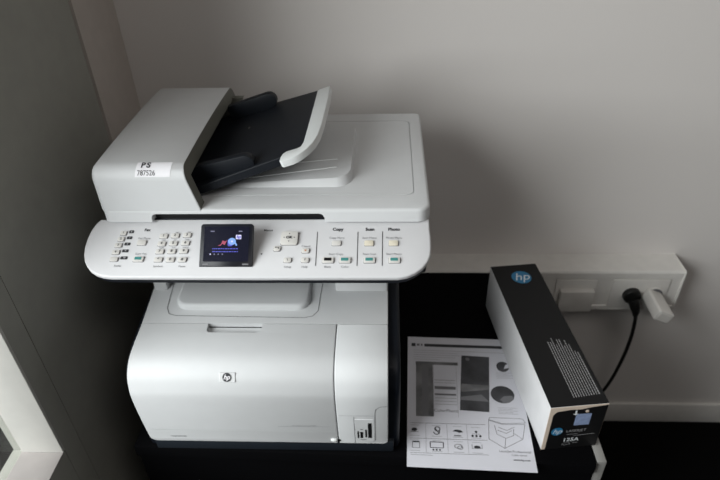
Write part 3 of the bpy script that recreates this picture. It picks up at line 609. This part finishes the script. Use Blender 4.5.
# document feeder hood: an open-ended shell
HY0, HY1, HZ0, HZ1 = 0.6842, 0.9970, 0.4180, 0.4905
def hring(ins, xr=None, x=None):
    def cv(y, z): k = (y - 0.712) / 0.273; return z + max(0.0, (z - 0.42) / 0.07) * (0.009 * max(k, 0) - 0.0125 * max(k, 0) ** 2)
    P = rrect(HY0 + ins, HY1 - ins, HZ0 + min(ins, 0.004), HZ1 - ins, (0.003, 0.003, max(0.002, 0.015 - ins), max(0.002, 0.020 - ins)), 7)
    P2 = []
    for (a0, b0), (a1, b1) in zip(P, P[1:] + P[:1]):
        k_ = 10 if math.hypot(a1 - a0, b1 - b0) > 0.1 else 1
        P2 += [(a0 + (a1 - a0) * q / k_, b0 + (b1 - b0) * q / k_) for q in range(k_)]
    return [((x if x is not None else -0.2740 + (HZ1 - z) * 0.24 + xr), y, cv(y, z)) for y, z in P2]
hood = bmesh.new(); secs = []
for k in range(6):
    t = math.radians(90 * k / 5); secs.append(hring(0.012 * (1 - math.sin(t)), x=-0.4030 + 0.012 * (1 - math.cos(t))))
secs += [hring(0, xr=-0.0010), hring(0.0008, xr=0.0), hring(0.0202, xr=0.0), hring(0.021, xr=-0.0008), hring(0.021, x=-0.385)]
vr = [[hood.verts.new(p) for p in s_] for s_ in secs]
for q in range(len(vr) - 1):
    for i in range(len(vr[0])):
        f = hood.faces.new((vr[q][i], vr[q][(i + 1) % len(vr[0])], vr[q + 1][(i + 1) % len(vr[0])], vr[q + 1][i])); f.material_index = 1 if q >= 7 else 0
hood.faces.new(vr[0]); f = hood.faces.new(vr[-1]); f.material_index = 1
hood = obj('feeder_hood', hood, ['light', 'olive'], pr)
obj('hood_tongue', plate([(-0.2790, 0.0), (-0.2500, 0.0), (-0.2560, -0.012), (-0.2600, -0.030), (-0.2640, -0.010)], 0.0, 0.010, 0.001, 1, lambda u, v, n: Vector((u, 0.9750 + n, 0.4720 + v))), 'olive', pr)
obj('feed_roller_block', box(-0.3800, -0.2920, 0.722, 0.955, 0.4260, 0.4600, 0.004), 'black', pr)
# asset sticker wrapped over the hood's front edge
def HS(u, v, n):          # v = length down from the start of the rounded edge
    r_ = 0.020; cy, cz = HY0 + r_, HZ1 - r_; arc = r_ * math.pi / 2
    if v <= 0: return Vector((u, cy - v, HZ1 + n))
    if v <= arc: t = v / r_; return Vector((u, cy - (r_ + n) * math.sin(t), cz + (r_ + n) * math.cos(t)))
    return Vector((u, HY0 - n, cz - (v - arc)))
st = bmesh.new(); v0, v1 = 0.0025, 0.0245
for k in range(14):
    a_, b_ = v0 + (v1 - v0) * k / 14, v0 + (v1 - v0) * (k + 1) / 14
    flat(st, [(-0.3370 - 0.10 * (a_ - v0), a_), (-0.2890 - 0.10 * (a_ - v0), a_), (-0.2890 - 0.10 * (b_ - v0), b_), (-0.3370 - 0.10 * (b_ - v0), b_)], HS, 0.0004)
stk = obj('asset_sticker', st, 'stick', hood, label='white inventory sticker with black numbers')
HV = lambda u, v, n: HS(u, -v, n)
b = bmesh.new(); put_text(b, 'P', -0.3285, -0.0080, 0.0120, HV, 0.0009, bold=0.0004); put_text(b, 'S', -0.3210, -0.0080, 0.0120, HV, 0.0009, bold=0.0004); put_text(b, '787526', -0.3235, -0.0193, 0.0098, HV, 0.0009, sx=0.85)
obj('sticker_text', b, 'ink', stk)
# feeder input tray
def TP(u, v, n): return Vector((u - 0.296 * n, v, 0.4405 + 0.322 * (u + 0.26) + 0.955 * n))
obj('input_tray', plate([(-0.2920, 0.716), (-0.254, 0.7155), (-0.1440, 0.7280), (-0.1430, 0.7390), (-0.1160, 0.7400), (-0.1145, 0.755), (-0.1134, 0.949), (-0.2550, 0.968), (-0.2920, 0.968)], -0.0060, 0.0060, 0.001, 1, TP), 'navy', pr)
obj('tray_tip', plate([(-0.0924, .9499), (-.0910, .90), (-.0915, .8517), (-.0925, .80), (-.0950, .7650), (-.1000, .7430), (-.1080, .7280), (-.1170, .7185), (-.1270, .7130), (-.1407, .7125), (-.1446, .7165), (-.1446, .7273), (-.1425, .7360), (-.1379, .7405), (-.1230, .7400), (-.1176, .7420), (-.1148, .7546), (-.1136, .8394), (-.1130, .949)], -0.0030, 0.0070, 0.0010, 2, TP), 'tip', pr, label='white end piece of the tray')
def guide(y0, y1, xl, xr, h, hl):
    P = [(xl, 0.0), (xr, 0.0)]
    for k in range(9): t = math.radians(-60 + 150 * k / 8); P.append((xr - 0.002 + 0.013 * math.cos(t), h - 0.013 + 0.013 * math.sin(t)))
    P += [(xl, hl)]
    return plate(P, 0, y1 - y0, 0.0012, 2, lambda u, v, n: TP(u, y0 + n, 0.0058 + v), bottom=True)
obj('paper_guide', guide(0.728, 0.742, -0.278, -0.193, 0.019, 0.025), 'navy', pr)
obj('paper_guide', guide(0.936, 0.950, -0.262, -0.190, 0.026, 0.026), 'navy', pr)
b = bmesh.new(); flat(b, circle(-0.222, 0.880, 0.0035, 14, 0.006), TP, 0.0063, 0); flat(b, circle(-0.2205, 0.878, 0.0018, 12, 0.004), TP, 0.0066, 1); obj('tray_slot', b, ['black', 'olive'], pr); b = bmesh.new(); line(b, [(-0.222, 0.835), (-0.229, 0.810)], 0.0018, TP, 0.0063, 0); obj('tray_slot', b, ['black', 'olive'], pr); b = bmesh.new(); line(b, [(-0.178, 0.775), (-0.182, 0.765)], 0.002, TP, 0.0063, 0)
obj('tray_slot', b, ['black', 'olive'], pr)
